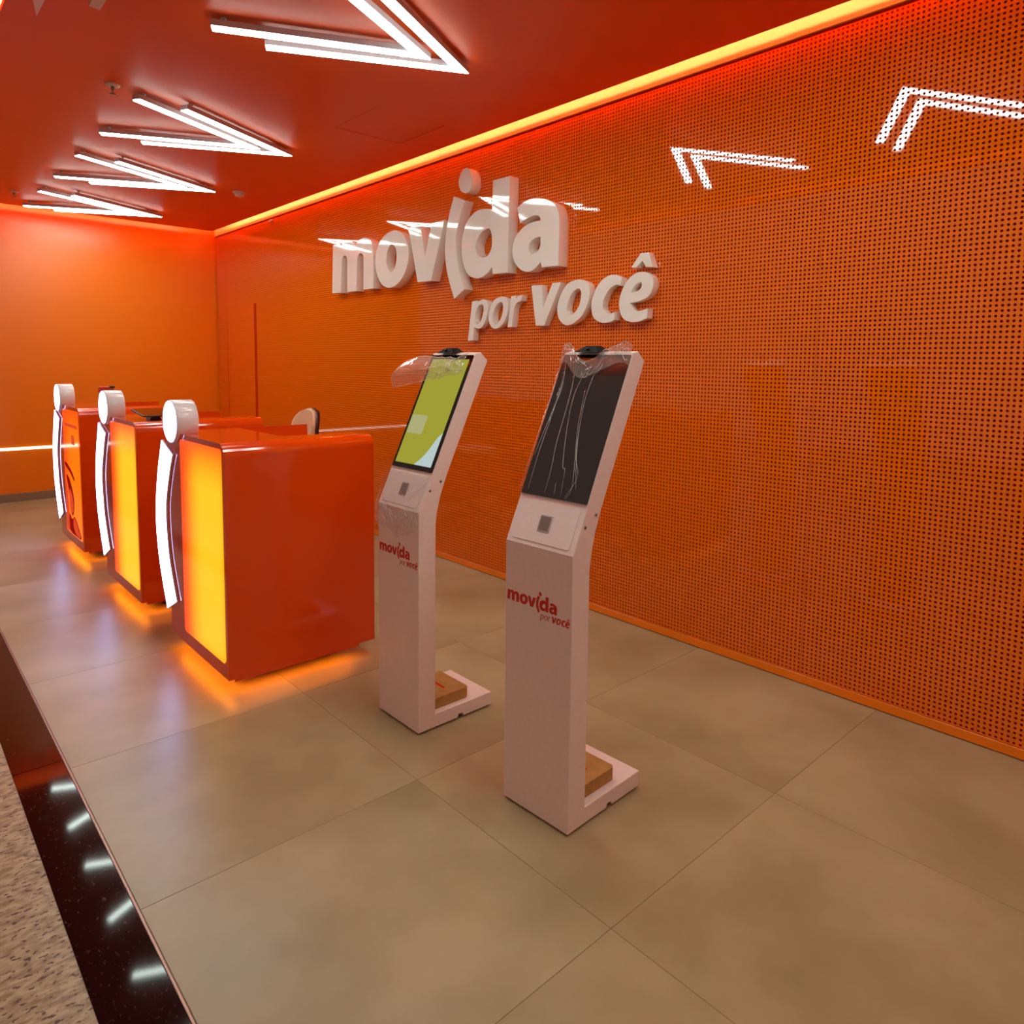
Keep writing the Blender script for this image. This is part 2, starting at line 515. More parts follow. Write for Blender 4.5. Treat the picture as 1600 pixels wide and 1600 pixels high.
# outlines of the lettering in metres (u to the right, height, corner flag)
LETTERS = {
    'm': [
        [(-1.836,2.1154,1),(-1.8143,2.5383,1),(-1.6872,2.5361,1),(-1.6549,2.515,1),(-1.6206,2.5356,0),(-1.5375,2.5473,0),(-1.4623,2.5243,0),(-1.4248,2.489,1),(-1.3714,2.5248,0),(-1.2688,2.5402,0),(-1.176,2.503,0),(-1.1438,2.4449,0),(-1.1366,2.3829,1),(-1.1369,2.1111,1),(-1.2974,2.1104,1),(-1.2914,2.3643,1),(-1.3018,2.4001,0),(-1.3385,2.4179,0),(-1.3759,2.4064,0),(-1.3931,2.371,1),(-1.411,2.1076,1),(-1.5698,2.1089,1),(-1.5622,2.3735,1),(-1.5746,2.4099,0),(-1.605,2.4259,0),(-1.639,2.4164,0),(-1.6545,2.3789,1),(-1.6776,2.1095,1)],
    ],
    'o': [
        [(-0.8414,2.5429,0),(-0.9643,2.5177,0),(-1.0558,2.4552,0),(-1.1031,2.3523,0),(-1.0913,2.2426,0),(-1.0178,2.1419,0),(-0.9053,2.0988,0),(-0.7836,2.1177,0),(-0.683,2.1877,0),(-0.6307,2.2855,0),(-0.6248,2.3804,0),(-0.6763,2.4693,0),(-0.752,2.5236,0)],
        [(-0.8542,2.4334,0),(-0.9094,2.4054,0),(-0.9383,2.3357,0),(-0.9264,2.2681,0),(-0.8762,2.2225,0),(-0.825,2.2456,0),(-0.7922,2.3144,0),(-0.8002,2.3934,0)],
    ],
    'v': [
        [(-0.6301,2.5365,1),(-0.4628,2.525,1),(-0.4062,2.2975,1),(-0.3259,2.528,1),(-0.1649,2.5286,1),(-0.3279,2.1097,1),(-0.5012,2.1112,1)],
    ],
    'i': [
        [(-0.0578,2.6777,1),(0.0676,2.6292,1),(0.022,2.542,0),(-0.0241,2.4214,0),(-0.0286,2.3196,0),(-0.0097,2.2023,0),(0.0203,2.1227,0),(0.0681,2.0199,1),(-0.0473,1.9597,1),(-0.102,2.0742,0),(-0.1408,2.182,0),(-0.1591,2.3015,0),(-0.1509,2.4114,0),(-0.1158,2.5426,0)],
    ],
    'dot': [
        [(0.0809,2.8468,0),(0.0268,2.8297,0),(-0.0028,2.7726,0),(0.0154,2.7097,0),(0.0692,2.6776,0),(0.1198,2.6859,0),(0.1454,2.7277,0),(0.1388,2.7873,0),(0.1164,2.8265,0)],
    ],
    'd': [
        [(0.3663,2.7127,1),(0.5324,2.7108,1),(0.5204,2.0956,1),(0.3703,2.0994,1),(0.363,2.1456,1),(0.3207,2.1128,0),(0.2534,2.0877,0),(0.1843,2.087,0),(0.1031,2.1221,0),(0.0509,2.2029,0),(0.0313,2.3066,0),(0.0491,2.4058,0),(0.0996,2.487,0),(0.1892,2.5362,0),(0.2768,2.5414,0),(0.3587,2.5249,1)],
        [(0.3169,2.4054,0),(0.2497,2.3867,0),(0.2013,2.3372,0),(0.19,2.2828,0),(0.2202,2.2362,0),(0.2761,2.22,0),(0.3239,2.2315,0),(0.3565,2.2766,0),(0.3583,2.3488,0),(0.3436,2.3899,0)],
    ],
    'a': [
        [(0.6061,2.4975,1),(0.6741,2.5271,0),(0.7658,2.5322,0),(0.8633,2.511,0),(0.9427,2.4683,0),(0.9767,2.4034,0),(0.982,2.3429,1),(0.9787,2.0974,1),(0.8361,2.1005,1),(0.8273,2.1351,1),(0.7747,2.0993,0),(0.7165,2.0845,0),(0.648,2.102,0),(0.586,2.1574,0),(0.5627,2.2301,0),(0.5834,2.3037,0),(0.6517,2.3617,0),(0.7357,2.3875,0),(0.8194,2.39,1),(0.8091,2.4138,0),(0.768,2.4264,0),(0.6932,2.4161,0),(0.6339,2.3957,1)],
        [(0.8215,2.2891,1),(0.7709,2.2868,0),(0.7298,2.2633,0),(0.7179,2.2305,0),(0.7353,2.1972,0),(0.7727,2.196,0),(0.8093,2.2147,0),(0.8225,2.2441,1)],
    ],
    'p': [
        [(0.1181,1.9345,1),(0.1701,1.9377,1),(0.1772,1.925,1),(0.2255,1.9415,0),(0.2734,1.93,0),(0.2915,1.8857,0),(0.2788,1.8255,0),(0.2414,1.7658,0),(0.1933,1.7426,0),(0.1412,1.7557,1),(0.1281,1.6623,1),(0.0707,1.6587,1)],
        [(0.219,1.9087,0),(0.1845,1.8956,0),(0.1571,1.8483,0),(0.1507,1.7954,0),(0.179,1.7749,0),(0.2135,1.7975,0),(0.2363,1.8448,0),(0.2398,1.8927,0)],
    ],
    'o2': [
        [(0.4122,1.9475,0),(0.347,1.9258,0),(0.304,1.8591,0),(0.2995,1.79,0),(0.3363,1.7437,0),(0.3893,1.7396,0),(0.4536,1.7759,0),(0.4907,1.8504,0),(0.4896,1.9176,0),(0.4574,1.9431,0)],
        [(0.4192,1.9132,0),(0.3739,1.8901,0),(0.3418,1.8315,0),(0.3491,1.7795,0),(0.3757,1.7683,0),(0.4146,1.7943,0),(0.4397,1.8443,0),(0.4415,1.895,0)],
    ],
    'r': [
        [(0.5244,1.9448,1),(0.5679,1.9462,1),(0.5707,1.9278,1),(0.595,1.9429,0),(0.6291,1.9465,1),(0.6201,1.9085,1),(0.5835,1.8998,0),(0.5569,1.8722,0),(0.5453,1.8228,1),(0.5329,1.7438,1),(0.49,1.7434,1)],
    ],
    'v2': [
        [(0.7139,2.0017,1),(0.809,1.9987,1),(0.8212,1.8548,1),(0.9021,2.0035,1),(0.9763,2.0018,1),(0.8351,1.7425,1),(0.7579,1.745,1)],
    ],
    'o3': [
        [(1.1048,2.007,0),(1.0269,1.9864,0),(0.9696,1.921,0),(0.9465,1.8446,0),(0.9622,1.7814,0),(1.0171,1.7406,0),(1.0856,1.7499,0),(1.1566,1.7965,0),(1.2046,1.884,0),(1.2075,1.9581,0),(1.1663,1.997,0)],
        [(1.1063,1.9518,0),(1.0623,1.9229,0),(1.0332,1.8633,0),(1.0331,1.8249,0),(1.0632,1.8059,0),(1.0944,1.8144,0),(1.1293,1.8582,0),(1.141,1.9178,0),(1.1321,1.947,0)],
    ],
    'c': [
        [(1.4475,1.992,1),(1.437,1.9473,1),(1.4092,1.9544,0),(1.3631,1.9361,0),(1.3219,1.8844,0),(1.3119,1.8338,0),(1.334,1.7998,0),(1.3674,1.7947,0),(1.4046,1.8038,1),(1.4014,1.7571,1),(1.3547,1.7442,0),(1.2971,1.7463,0),(1.2423,1.7779,0),(1.2236,1.8457,0),(1.2432,1.9187,0),(1.2902,1.9814,0),(1.3467,2.0096,0),(1.4028,2.0114,0)],
    ],
    'e': [
        [(1.6319,1.8106,1),(1.6295,1.7588,1),(1.5737,1.7421,0),(1.5117,1.7423,0),(1.4565,1.7693,0),(1.4314,1.8349,0),(1.443,1.9056,0),(1.4861,1.9734,0),(1.5472,2.009,0),(1.6079,2.0086,0),(1.6558,1.9772,0),(1.6658,1.932,0),(1.6381,1.8791,0),(1.5786,1.855,0),(1.5082,1.8464,1),(1.5226,1.816,0),(1.5542,1.8004,0),(1.5891,1.8023,0)],
        [(1.5752,1.956,0),(1.5406,1.9412,0),(1.5108,1.9047,1),(1.5505,1.9091,0),(1.5806,1.9244,0),(1.586,1.9448,0)],
    ],
    'circ': [
        [(1.5108,2.0401,1),(1.5741,2.115,1),(1.6257,2.1116,1),(1.6581,2.0314,1),(1.6095,2.0359,1),(1.5869,2.0704,1),(1.5479,2.0381,1)],
    ],
}

# ================================================================== the setting
# floor of the shop: a grout bed carrying 0.9 m tiles
floor = struct(box('floor', 0.470, W + 0.03, Y_MIN, D + 0.02, -0.06, -0.0015, M['grout']))
TX = [0.479, 1.394, 2.294, W - 0.001]
TY0, TP = 1.107 - 0.9 * 4, 0.9
_tile_mesh = {}


def tile_mesh(wx, wy):
    key = (round(wx, 3), round(wy, 3))
    if key not in _tile_mesh:
        bm = bmesh.new()
        bm_box(bm, 0, wx, 0, wy, -0.010, 0, 0.0008, 1)
        bmesh.ops.recalc_face_normals(bm, faces=bm.faces)
        me = bpy.data.meshes.new('tile')
        bm.to_mesh(me)
        bm.free()
        me.materials.append(M['tile'])
        _tile_mesh[key] = me
    return _tile_mesh[key]


G = 0.0008
for ix in range(3):
    for iy in range(13):
        ya, yb = TY0 + TP * iy, TY0 + TP * (iy + 1)
        yb = min(yb, D)
        if yb - ya < 0.02:
            continue
        mesh_obj('tile', tile_mesh(TX[ix + 1] - TX[ix] - 2 * G, yb - ya - 2 * G), None, floor, (TX[ix] + G, ya + G, 0))

# black polished border and corridor
trim = struct(box('trim_1', 0.313, 0.470, Y_MIN, D + 0.9, -0.06, -0.002, M['grout']))
for k in range(-3, 5):
    y0 = 2.988 + 1.8 * (k - 1)
    box('granite_slab', 0.3145, 0.4700, max(y0 + 0.0012, Y_MIN), min(y0 + 1.8 - 0.0012, D + 0.9), -0.02, 0.0, M['granite_black'], trim, 0.0006, 1)
struct(box('trim_2', 0.4705, 0.4780, Y_MIN, D, -0.02, 0.0012, M['bronze'], None, 0.001, 1))
struct(box('floor_corridor', -7.0, 0.3135, Y_MIN - 4, D + 4, -0.06, -0.0005, M['granite']))

# perforated wall: real holes in 1.2 m wide panels in front of a dark red backing
wall_r = struct(box('wall_right', W + 0.016, W + 0.12, Y_MIN, D + 0.12, -0.06, 3.30, M['backing']))
PITCH, PZ = 0.02, 0.0201
_panel_mesh = {}


def perforated(ny, nz, r=0.0055, th=0.003):
    """ny x nz square cells, each with a round (8-sided) hole; front face at x = 0, thickness th."""
    if (ny, nz) in _panel_mesh:
        return _panel_mesh[(ny, nz)]
    gy, gz = 2 * ny + 1, 2 * nz + 1
    Y, Z = np.meshgrid(np.arange(gy) * PITCH / 2, np.arange(gz) * PZ / 2, indexing='ij')
    edge = 0.0006
    Y = np.clip(Y, edge, ny * PITCH - edge)
    grid = np.stack([np.zeros(gy * gz), Y.ravel(), Z.ravel()], 1)
    cy, cz = np.meshgrid(np.arange(ny), np.arange(nz), indexing='ij')
    cy, cz = cy.ravel(), cz.ravel()
    ang = np.radians(np.arange(8) * 45.0 + 0.0)
    hy = (cy[:, None] + 0.5) * PITCH + r * np.cos(ang)[None]
    hz = (cz[:, None] + 0.5) * PZ + r * np.sin(ang)[None]
    front = np.stack([np.zeros(hy.size), hy.ravel(), hz.ravel()], 1)
    back = front + np.array([th, 0, 0])
    nb = len(grid)
    nc = len(cy)
    off = [(2, 1), (2, 2), (1, 2), (0, 2), (0, 1), (0, 0), (1, 0), (2, 0)]
    oi = np.stack([(2 * cy + a) * gz + (2 * cz + b) for a, b in off], 1)
    hi = nb + np.arange(nc * 8).reshape(nc, 8)
    bi = hi + nc * 8
    nx = np.roll(np.arange(8), -1)
    q1 = np.stack([oi, hi, hi[:, nx], oi[:, nx]], 2).reshape(-1, 4)
    q2 = np.stack([hi, bi, bi[:, nx], hi[:, nx]], 2).reshape(-1, 4)
    faces = np.concatenate([q1, q2]).astype(np.int32)
    verts = np.concatenate([grid, front, back]).astype(np.float32)
    me = bpy.data.meshes.new('panel')
    me.vertices.add(len(verts))
    me.vertices.foreach_set('co', verts.ravel())
    me.loops.add(faces.size)
    me.loops.foreach_set('vertex_index', faces.ravel())
    me.polygons.add(len(faces))
    me.polygons.foreach_set('loop_start', np.arange(0, faces.size, 4, dtype=np.int32))
    me.update(calc_edges=True)
    me.polygons.foreach_set('use_smooth', np.zeros(len(faces), dtype=bool))
    me.materials.append(M['panel'])
    _panel_mesh[(ny, nz)] = me
    return me


PZ0 = 0.047
for k in range(-3, 5):
    y0 = 1.455 + 1.2 * (k)
    mesh_obj('panel', perforated(60, 146), None, wall_r, (W, y0, PZ0))
# beside, above and on the flush door near the corner
YB = 1.455 + 1.2 * 5
mesh_obj('panel', perforated(13, 104), None, wall_r, (W, YB, PZ0))
mesh_obj('panel', perforated(15, 104), None, wall_r, (W, 8.572, PZ0))
mesh_obj('panel', perforated(71, 42), None, wall_r, (W, YB, PZ0 + 104 * PZ))
door = struct(box('door_1', W + 0.004, W + 0.0155, 7.785, 8.565, 0.01, PZ0 + 104 * PZ - 0.006, M['backing']))
mesh_obj('leaf_panel', perforated(39, 104), None, door, (W + 0.001, 7.785, PZ0))
box('pull_channel', W - 0.002, W + 0.012, 7.722, 7.780, 0.06, PZ0 + 104 * PZ - 0.006, M['lacquer_dark'], door, 0.001, 1)
struct(box('baseboard_right', W - 0.006, W + 0.012, Y_MIN, D - 0.03, 0.004, 0.0445, M['paint'], None, 0.001, 1))

# cove above the perforated wall
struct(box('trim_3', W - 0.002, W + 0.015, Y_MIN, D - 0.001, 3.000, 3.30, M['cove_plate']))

# back wall with skirting and a thin lit line
wall_b = struct(box('wall_back', 0.20, W + 0.015, D, D + 0.12, -0.06, 3.30, M['paint']))
struct(box('baseboard_back', 0.20, W, D - 0.012, D - 0.0005, 0.0, 0.085, M['baseboard'], None, 0.001, 1))
box('light_line', 0.22, 2.6, D - 0.010, D - 0.0005, 0.543, 0.569, M['led_line'], wall_b)

# ceiling with a flush access hatch
HX0, HX1, HY0, HY1 = 2.328, 2.825, 3.757, 4.274
_bm = bmesh.new()
for (x0, x1, y0, y1) in ((CEIL_X0, HX0, CEIL_Y0, CEIL_Y1), (HX1, CEIL_X1, CEIL_Y0, CEIL_Y1), (HX0, HX1, CEIL_Y0, HY0), (HX0, HX1, HY1, CEIL_Y1)):
    bm_box(_bm, x0, x1, y0, y1, CEIL, CEIL + 0.02)
bmesh.ops.remove_doubles(_bm, verts=_bm.verts, dist=1e-5)
ceiling = struct(from_bm('ceiling', _bm, M['ceil']))
box('access_hatch', HX0 + 0.004, HX1 - 0.004, HY0 + 0.004, HY1 - 0.004, CEIL + 0.001, CEIL + 0.018, M['ceil'], ceiling, 0.001, 1)
box('hatch_frame', HX0 - 0.02, HX1 + 0.02, HY0 - 0.02, HY1 + 0.02, CEIL + 0.0205, CEIL + 0.024, M['backing'], ceiling)
struct(box('ceiling_upper', 0.38, W + 0.016, Y_MIN, D, 3.24, 3.30, M['paint']))
struct(box('trim_4', 0.380, 0.420, Y_MIN, D, 2.975, 3.24, M['paint']))
# warm strips lying on the ceiling edge, out of sight
for nm, a in (('strip', (2.945, 2.975, Y_MIN + 0.1, CEIL_Y1 - 0.15, 3.044, 3.062)), ('strip', (0.60, 2.90, 8.500, 8.530, 3.044, 3.062)), ('strip', (0.615, 0.635, Y_MIN + 0.1, CEIL_Y1 - 0.15, 3.044, 3.062))):
    box('cove_light_strip', *a, M['cove'], ceiling)


# ================================================================== ceiling lamps
CH_W = 0.054


def vee(half_len_x, half_y, w):
    """Outline of a V pointing to +x with its tip at the origin."""
    L = math.hypot(half_len_x, half_y)
    a, b = half_len_x / L, half_y / L
    e = (-half_len_x, half_y)
    n = (-b * w, -a * w)
    ap = -w / b
    return [(0, 0), e, (e[0] + n[0], e[1] + n[1]), (ap, 0), (e[0] + n[0], -(e[1] + n[1])), (e[0], -e[1])]


def chevron(tip_x, y0, dx, dy, label):
    t = thing('chevron_lamp', label, 'ceiling lamp', (tip_x, y0, CEIL), 0, 'white chevron lamps under the ceiling')
    o = vee(dx, dy, CH_W)
    up = lambda a, b, d: (a, b, d)
    prism('housing', o, up, -0.046, -0.018, M['grey_metal'], t, 0.0015, 1)
    inn = [(a * 0.998 - 0.002, b * 0.996) for a, b in vee(dx - 0.002, dy - 0.001, CH_W - 0.004)]
    prism('diffuser', inn, up, -0.052, -0.0462, M['lamp'], t, 0.001, 1)
    for (a, b) in ((-0.09, 0.0), (-dx + 0.035, dy - 0.045), (-dx + 0.035, -dy + 0.045)):
        tube('stem', [(a, b, -0.019), (a, b, -0.0002)], 0.006, M['grey_metal'], t)
        tube('ceiling_mount', [(a, b, -0.006), (a, b, -0.0001)], 0.014, M['smoke'], t, 12)
    return t


ROWS = [(0.01, 'beside the camera, out of view'), (1.462, 'over the near kiosk'), (2.912, 'largest pair in view'),
        (4.930, 'second largest pair in view'), (6.440, 'second pair from back wall'), (7.950, 'pair nearest back wall')]
for yy, wh in ROWS:
    chevron(2.340, yy, 0.865, 0.458, 'white chevron lamp, tip closer to the perforated wall, ' + wh)
    chevron(2.105, yy, 0.885, 0.440, 'white chevron lamp, tip farther from the perforated wall, ' + wh)

# pale unlit pendants whose ends show at the top left
t = thing('pointed_pendant', 'pale unlit pointed pendant tip at the upper left of the ceiling', 'pendant', (0.62, 3.746, CEIL))
prism('blade', [(0, 0), (-0.075, -0.32), (0.0, -0.34)], lambda a, b, d: (a, b, d), -0.050, -0.020, M['smoke'], t, 0.001, 1)
tube('stem', [(-0.03, -0.22, -0.021), (-0.03, -0.22, -0.0002)], 0.005, M['smoke'], t)
t = thing('pendant_bar', 'pale unlit square-ended pendant bar right of the pointed one', 'pendant', (0.786, 3.485, CEIL))
prism('bar', [(-0.022, 0.0), (0.022, 0.008), (0.012, -0.42), (-0.030, -0.42)], lambda a, b, d: (a, b, d), -0.050, -0.020, M['smoke'], t, 0.001, 1)
tube('stem', [(-0.01, -0.2, -0.021), (-0.01, -0.2, -0.0002)], 0.005, M['smoke'], t)


def sprinkler(x, y, label):
    t = thing('sprinkler', label, 'sprinkler', (x, y, CEIL), 0, 'ceiling sprinklers')
    lathe('escutcheon', [(0.020, -0.012), (0.036, -0.008), (0.040, -0.0005)], M['smoke'], t, 20)
    tube('nozzle', [(0, 0, -0.034), (0, 0, -0.012)], [0.007, 0.010], M['bronze'], t)
    for s in (-1, 1):
        tube('frame_arm', [(0, s * 0.009, -0.012), (0, s * 0.014, -0.030), (0, s * 0.003, -0.050)], 0.0025, M['bronze'], t, 6)
    lathe('deflector', [(0.018, -0.054), (0.018, -0.050), (0.004, -0.049)], M['bronze'], t, 16)


sprinkler(1.09, 4.504, 'brass sprinkler head on ceiling left of the second chevron pair')
sprinkler(1.081, 7.956, 'small sprinkler head on ceiling beside the farthest chevron pair')
t = thing('smoke_detector', 'off-white round smoke detector on ceiling right of the third chevrons', 'detector', (2.57, 6.489, CEIL))
lathe('base', [(0.050, -0.014), (0.055, -0.010), (0.055, -0.0005)], M['smoke'], t)
lathe('sensor_head', [(0.020, -0.046), (0.036, -0.040), (0.042, -0.024), (0.040, -0.0142)], M['smoke'], t)
t = thing('light_spot_dome', 'tiny white oval dome standing in for a light leak under the cove', 'light spot', (W - 0.0005, 7.27, 2.965))  # added dome, stands in for a hot spot of light leaking from the cove
bm = bmesh.new()
bmesh.ops.create_uvsphere(bm, u_segments=16, v_segments=8, radius=1.0)
bmesh.ops.scale(bm, vec=(0.010, 0.055, 0.014), verts=bm.verts)
from_bm('cover', bm, M['smoke'], t, (-0.0105, 0, 0), True)
box('bracket', -0.008, 0, -0.03, 0.03, -0.006, 0.006, M['smoke'], t)


# ================================================================== wall lettering
def letter_loops(k):
    return [smooth_outline(lp) for lp in LETTERS[k]]


def sign(name, label, keys, depth, origin):
    t = thing(name, label, 'sign', origin)
    for k in keys:
        nm = {'dot': 'letter_dot', 'circ': 'accent'}.get(k, 'letter')
        me = outline_mesh(nm, letter_loops(k), depth, 0.0022, lambda u, v, w: (-w - 0.0008, 4.0 - u - origin[1], v - origin[2]))
        mesh_obj(nm, me, M['letter'], t)
    return t


sign('wall_lettering', 'large white raised letters reading movida on the orange perforated wall', ['m', 'o', 'v', 'i', 'dot', 'd', 'a'], 0.083, (W, 4.4, 2.09))
sign('wall_lettering', 'smaller white raised letters reading por você below the large word', ['p', 'o2', 'r', 'v2', 'o3', 'c', 'e', 'circ'], 0.052, (W, 3.1, 1.74))


# ================================================================== service counters
CW, CD, CT, CB = 0.785, 0.745, 1.140, 0.082


def yz_prism(bm, pts, x0, x1):
    bm_prism(bm, pts, lambda a, b, d: (d, a, b), x0, x1)


def counter(y_south, label, front, group):
    t = thing('service_counter', label, 'counter', (1.120, y_south, 0), 0, group)
    R_ = 0.055
    bm = bmesh.new()
    bm_prism(bm, rounded(0, CW, CB, CT, R_, 8, (0, 0, 1, 1)), lambda a, b, d: (d, a, b), 0, 0.345)
    bm_prism(bm, rounded(0, 0.172, CB, CT, R_, 8, (0, 0, 0, 1)), lambda a, b, d: (d, a, b), 0.345, CD)
    bm_prism(bm, rounded(CW - 0.062, CW, CB, CT, R_, 8, (0, 0, 1, 0)), lambda a, b, d: (d, a, b), 0.345, CD)
    body = from_bm('body', bm, M['lacquer'], t)
    box('worktop', 0.345, CD - 0.01, 0.1725, CW - 0.0625, 0.72, 0.75, M['lacquer'], t, 0.003)
    box('plinth', 0.062, CD - 0.09, 0.062, CW - 0.062, 0.060, 0.0818, M['lacquer_dark'], t)
    box('foot', 0.16, CD - 0.16, 0.16, CW - 0.16, 0.0, 0.0598, M['black_plastic'], t)
    box('lower_lip', 0.030, CD - 0.09, 0.003, 0.010, 0.068, 0.0818, M['lacquer'], t)
    box('glow_strip', 0.026, 0.056, 0.03, CW - 0.03, 0.0785, 0.0815, M['glow'], t)
    box('glow_strip', 0.06, CD - 0.10, 0.022, 0.052, 0.0785, 0.0815, M['glow'], t)
    box('glow_strip', 0.06, CD - 0.10, CW - 0.052, CW - 0.022, 0.0785, 0.0815, M['glow'], t)
    lb = prism('lit_panel', rounded(LB[0], LB[1], LB[2], LB[3], 0.022, 5), lambda a, b, d: (d, a, b), -0.0035, -0.0002, M[front], t)
    # white lit i: disc above, curved stroke below (outline shared with the wall lettering)
    s = 1.247
    yc, zc = CW - 0.130, 1.196
    du, dv = 0.0713, 2.762
    dot = [(math.cos(a) * 0.1075, math.sin(a) * 0.1075) for a in [2 * math.pi * k / 40 for k in range(40)]]
    head = prism('logo_disc', dot, lambda a, b, d: (d, yc + a, zc + b), -0.019, 0.085, M['acrylic'], t, 0.003, 2)
    for p in head.data.polygons:
        p.use_smooth = abs(p.normal.x) < 0.5
    prism('light_face', [(a * 0.95, b * 0.95) for a, b in dot], lambda a, b, d: (d, yc + a, zc + b), -0.0215, -0.0192, M['logo'], head)
    ol = [((du - u) * s * 1.08, (v - dv) * s) for u, v in smooth_outline(LETTERS['i'][0])]
    stroke = prism('logo_stroke', ol, lambda a, b, d: (d, yc + a, zc + b), -0.010, -0.0003, M['acrylic'], t, 0.001, 1)
    cx = sum(p[0] for p in ol) / len(ol)
    # inset lit face
    inner = []
    n = len(ol)
    area = sum(ol[i][0] * ol[(i + 1) % n][1] - ol[(i + 1) % n][0] * ol[i][1] for i in range(n))
    sg = 1 if area > 0 else -1
    for i in range(n):
        p0, p1, p2 = Vector(ol[i - 1]), Vector(ol[i]), Vector(ol[(i + 1) % n])
        d = (p2 - p0).normalized()
        inner.append(tuple(p1 + Vector((-d.y, d.x)) * 0.005 * sg))
    prism('light_face', inner, lambda a, b, d: (d, yc + a, zc + b), -0.0125, -0.0102, M['logo'], stroke)
    return t, lb


GRP = 'orange service counters in a row'
counter(3.065, 'orange service counter nearest the kiosks with amber lit panel', 'lightbox', GRP)
counter(4.405, 'orange service counter in the middle of the row, black tablet on top', 'lightbox', GRP)
c3, lb3 = counter(5.870, 'orange service counter nearest the back wall with orange figure poster', 'poster', GRP)

# the poster's printed shapes (flat print on the lit panel)
def ink(pts, key, d=0.0):
    prism('print', [(a, b) for a, b in pts], lambda a, b, q: (q, a, b), -0.0045 - d, -0.0036 - d, M[key], lb3)


def blob(pts):
    return smooth_outline([(a, b, 0) for a, b in pts], 4)


ink(rounded(0.06, 0.50, 0.985, 1.01, 0.006, 3), 'poster_mid')
ink(rounded(0.17, 0.27, 0.86, 0.93, 0.006, 3), 'poster_mid')
ink(blob([(0.53, 0.70), (0.45, 0.69), (0.30, 0.645), (0.22, 0.60), (0.24, 0.585), (0.36, 0.63), (0.53, 0.67)]), 'poster_dark')
ink(blob([(0.50, 0.60), (0.40, 0.58), (0.30, 0.50), (0.26, 0.42), (0.28, 0.34), (0.34, 0.30), (0.40, 0.36), (0.42, 0.46), (0.47, 0.54)]), 'poster_dark')
ink(blob([(0.40, 0.50), (0.34, 0.48), (0.29, 0.42), (0.29, 0.35), (0.34, 0.32), (0.39, 0.36), (0.41, 0.43)]), 'poster_mid', 0.001)
ink(blob([(0.54, 0.55), (0.50, 0.50), (0.46, 0.30), (0.44, 0.19), (0.48, 0.165), (0.54, 0.18), (0.555, 0.35)]), 'poster_mid')
ink(blob([(0.44, 0.30), (0.36, 0.27), (0.26, 0.30), (0.14, 0.24), (0.06, 0.17), (0.20, 0.158), (0.42, 0.165), (0.46, 0.22)]), 'poster_dark')
ink(blob([(0.30, 0.285), (0.24, 0.285), (0.15, 0.23), (0.08, 0.175), (0.20, 0.168), (0.30, 0.21)]), 'poster_mid', 0.001)

# things on the counters
t = thing('tablet', 'black tablet on a low stand on the middle counter', 'tablet', (1.275, 4.64, CT))
bm = bmesh.new()
bm_prism(bm, rounded(-0.085, 0.095, -0.13, 0.15, 0.012, 4), lambda a, b, d: (a, b, 0.022 + 0.10 * (b + 0.13) + d), 0.0, 0.008, 0.001, 1)
scr = from_bm('tablet_body', bm, M['black_plastic'], t)
bm = bmesh.new()
bm_prism(bm, rounded(-0.078, 0.088, -0.122, 0.142, 0.006, 3), lambda a, b, d: (a, b, 0.022 + 0.10 * (b + 0.13) + d), 0.0082, 0.0090)
from_bm('glass', bm, M['black'], scr)
prism('stand', [(-0.03, 0.0), (0.035, 0.0), (0.022, 0.026), (-0.018, 0.026)], lambda a, b, d: (a, d, b), -0.06, 0.03, M['black_plastic'], t, 0.002, 1)
t = thing('customer_display', 'small dark display on a post at the farthest counter', 'display', (1.43, 6.44, CT))
lathe('base', [(0.045, 0.0), (0.045, 0.006), (0.012, 0.012)], M['black_plastic'], t)
tube('post', [(0, 0, 0.010), (0, 0, 0.10)], 0.007, M['steel'], t)
prism('screen_housing', rounded(-0.055, 0.055, 0.085, 0.138, 0.006, 3), lambda a, b, d: (a, d, b), -0.012, 0.012, M['red_plastic'], t, 0.002, 1)
prism('camera_knob', rounded(0.022, 0.060, 0.128, 0.146, 0.005, 3), lambda a, b, d: (a, d, b), -0.018, 0.018, M['black_plastic'], t, 0.002, 1)

# tall swivel chair behind the counters
t = thing('counter_chair', 'tall chair with rounded cream backrest behind the nearest counter', 'chair', (2.30, 5.07, 0), math.radians(10))
bm = bmesh.new()
NU, NV = 14, 12
def back_pt(u, v, off):
    w = 0.140 * (1 - 0.10 * v) * min(1.0, math.sqrt(max(0.0, 1 - max(0.0, (v - 0.62) / 0.38) ** 2)) + 1e-3)
    y = u * w
    return (0.205 - 0.05 * (u * w / 0.140) ** 2 + 0.05 * v + off, y, 0.80 + 0.340 * v)
for off, nm, mm in ((0.0, 'back_cushion', 'cream'), (0.034, 'back_shell', 'dark_shell')):
    bm = bmesh.new()
    fr = [[bm.verts.new(back_pt(-1 + 2 * i / NU, j / NV, off - 0.026)) for j in range(NV + 1)] for i in range(NU + 1)]
    bk = [[bm.verts.new(back_pt(-1 + 2 * i / NU, j / NV, off + 0.007)) for j in range(NV + 1)] for i in range(NU + 1)]
    for i in range(NU):
        for j in range(NV):
            bm.faces.new((fr[i][j], fr[i + 1][j], fr[i + 1][j + 1], fr[i][j + 1]))
            bm.faces.new((bk[i][j], bk[i][j + 1], bk[i + 1][j + 1], bk[i + 1][j]))
    for i in range(NU):
        for j in (0, NV):
            bm.faces.new((fr[i][j], bk[i][j], bk[i + 1][j], fr[i + 1][j]))
    for j in range(NV):
        for i in (0, NU):
            bm.faces.new((fr[i][j], fr[i][j + 1], bk[i][j + 1], bk[i][j]))
    bmesh.ops.remove_doubles(bm, verts=bm.verts, dist=1e-4)
    from_bm(nm, bm, M[mm], t, smooth=True)
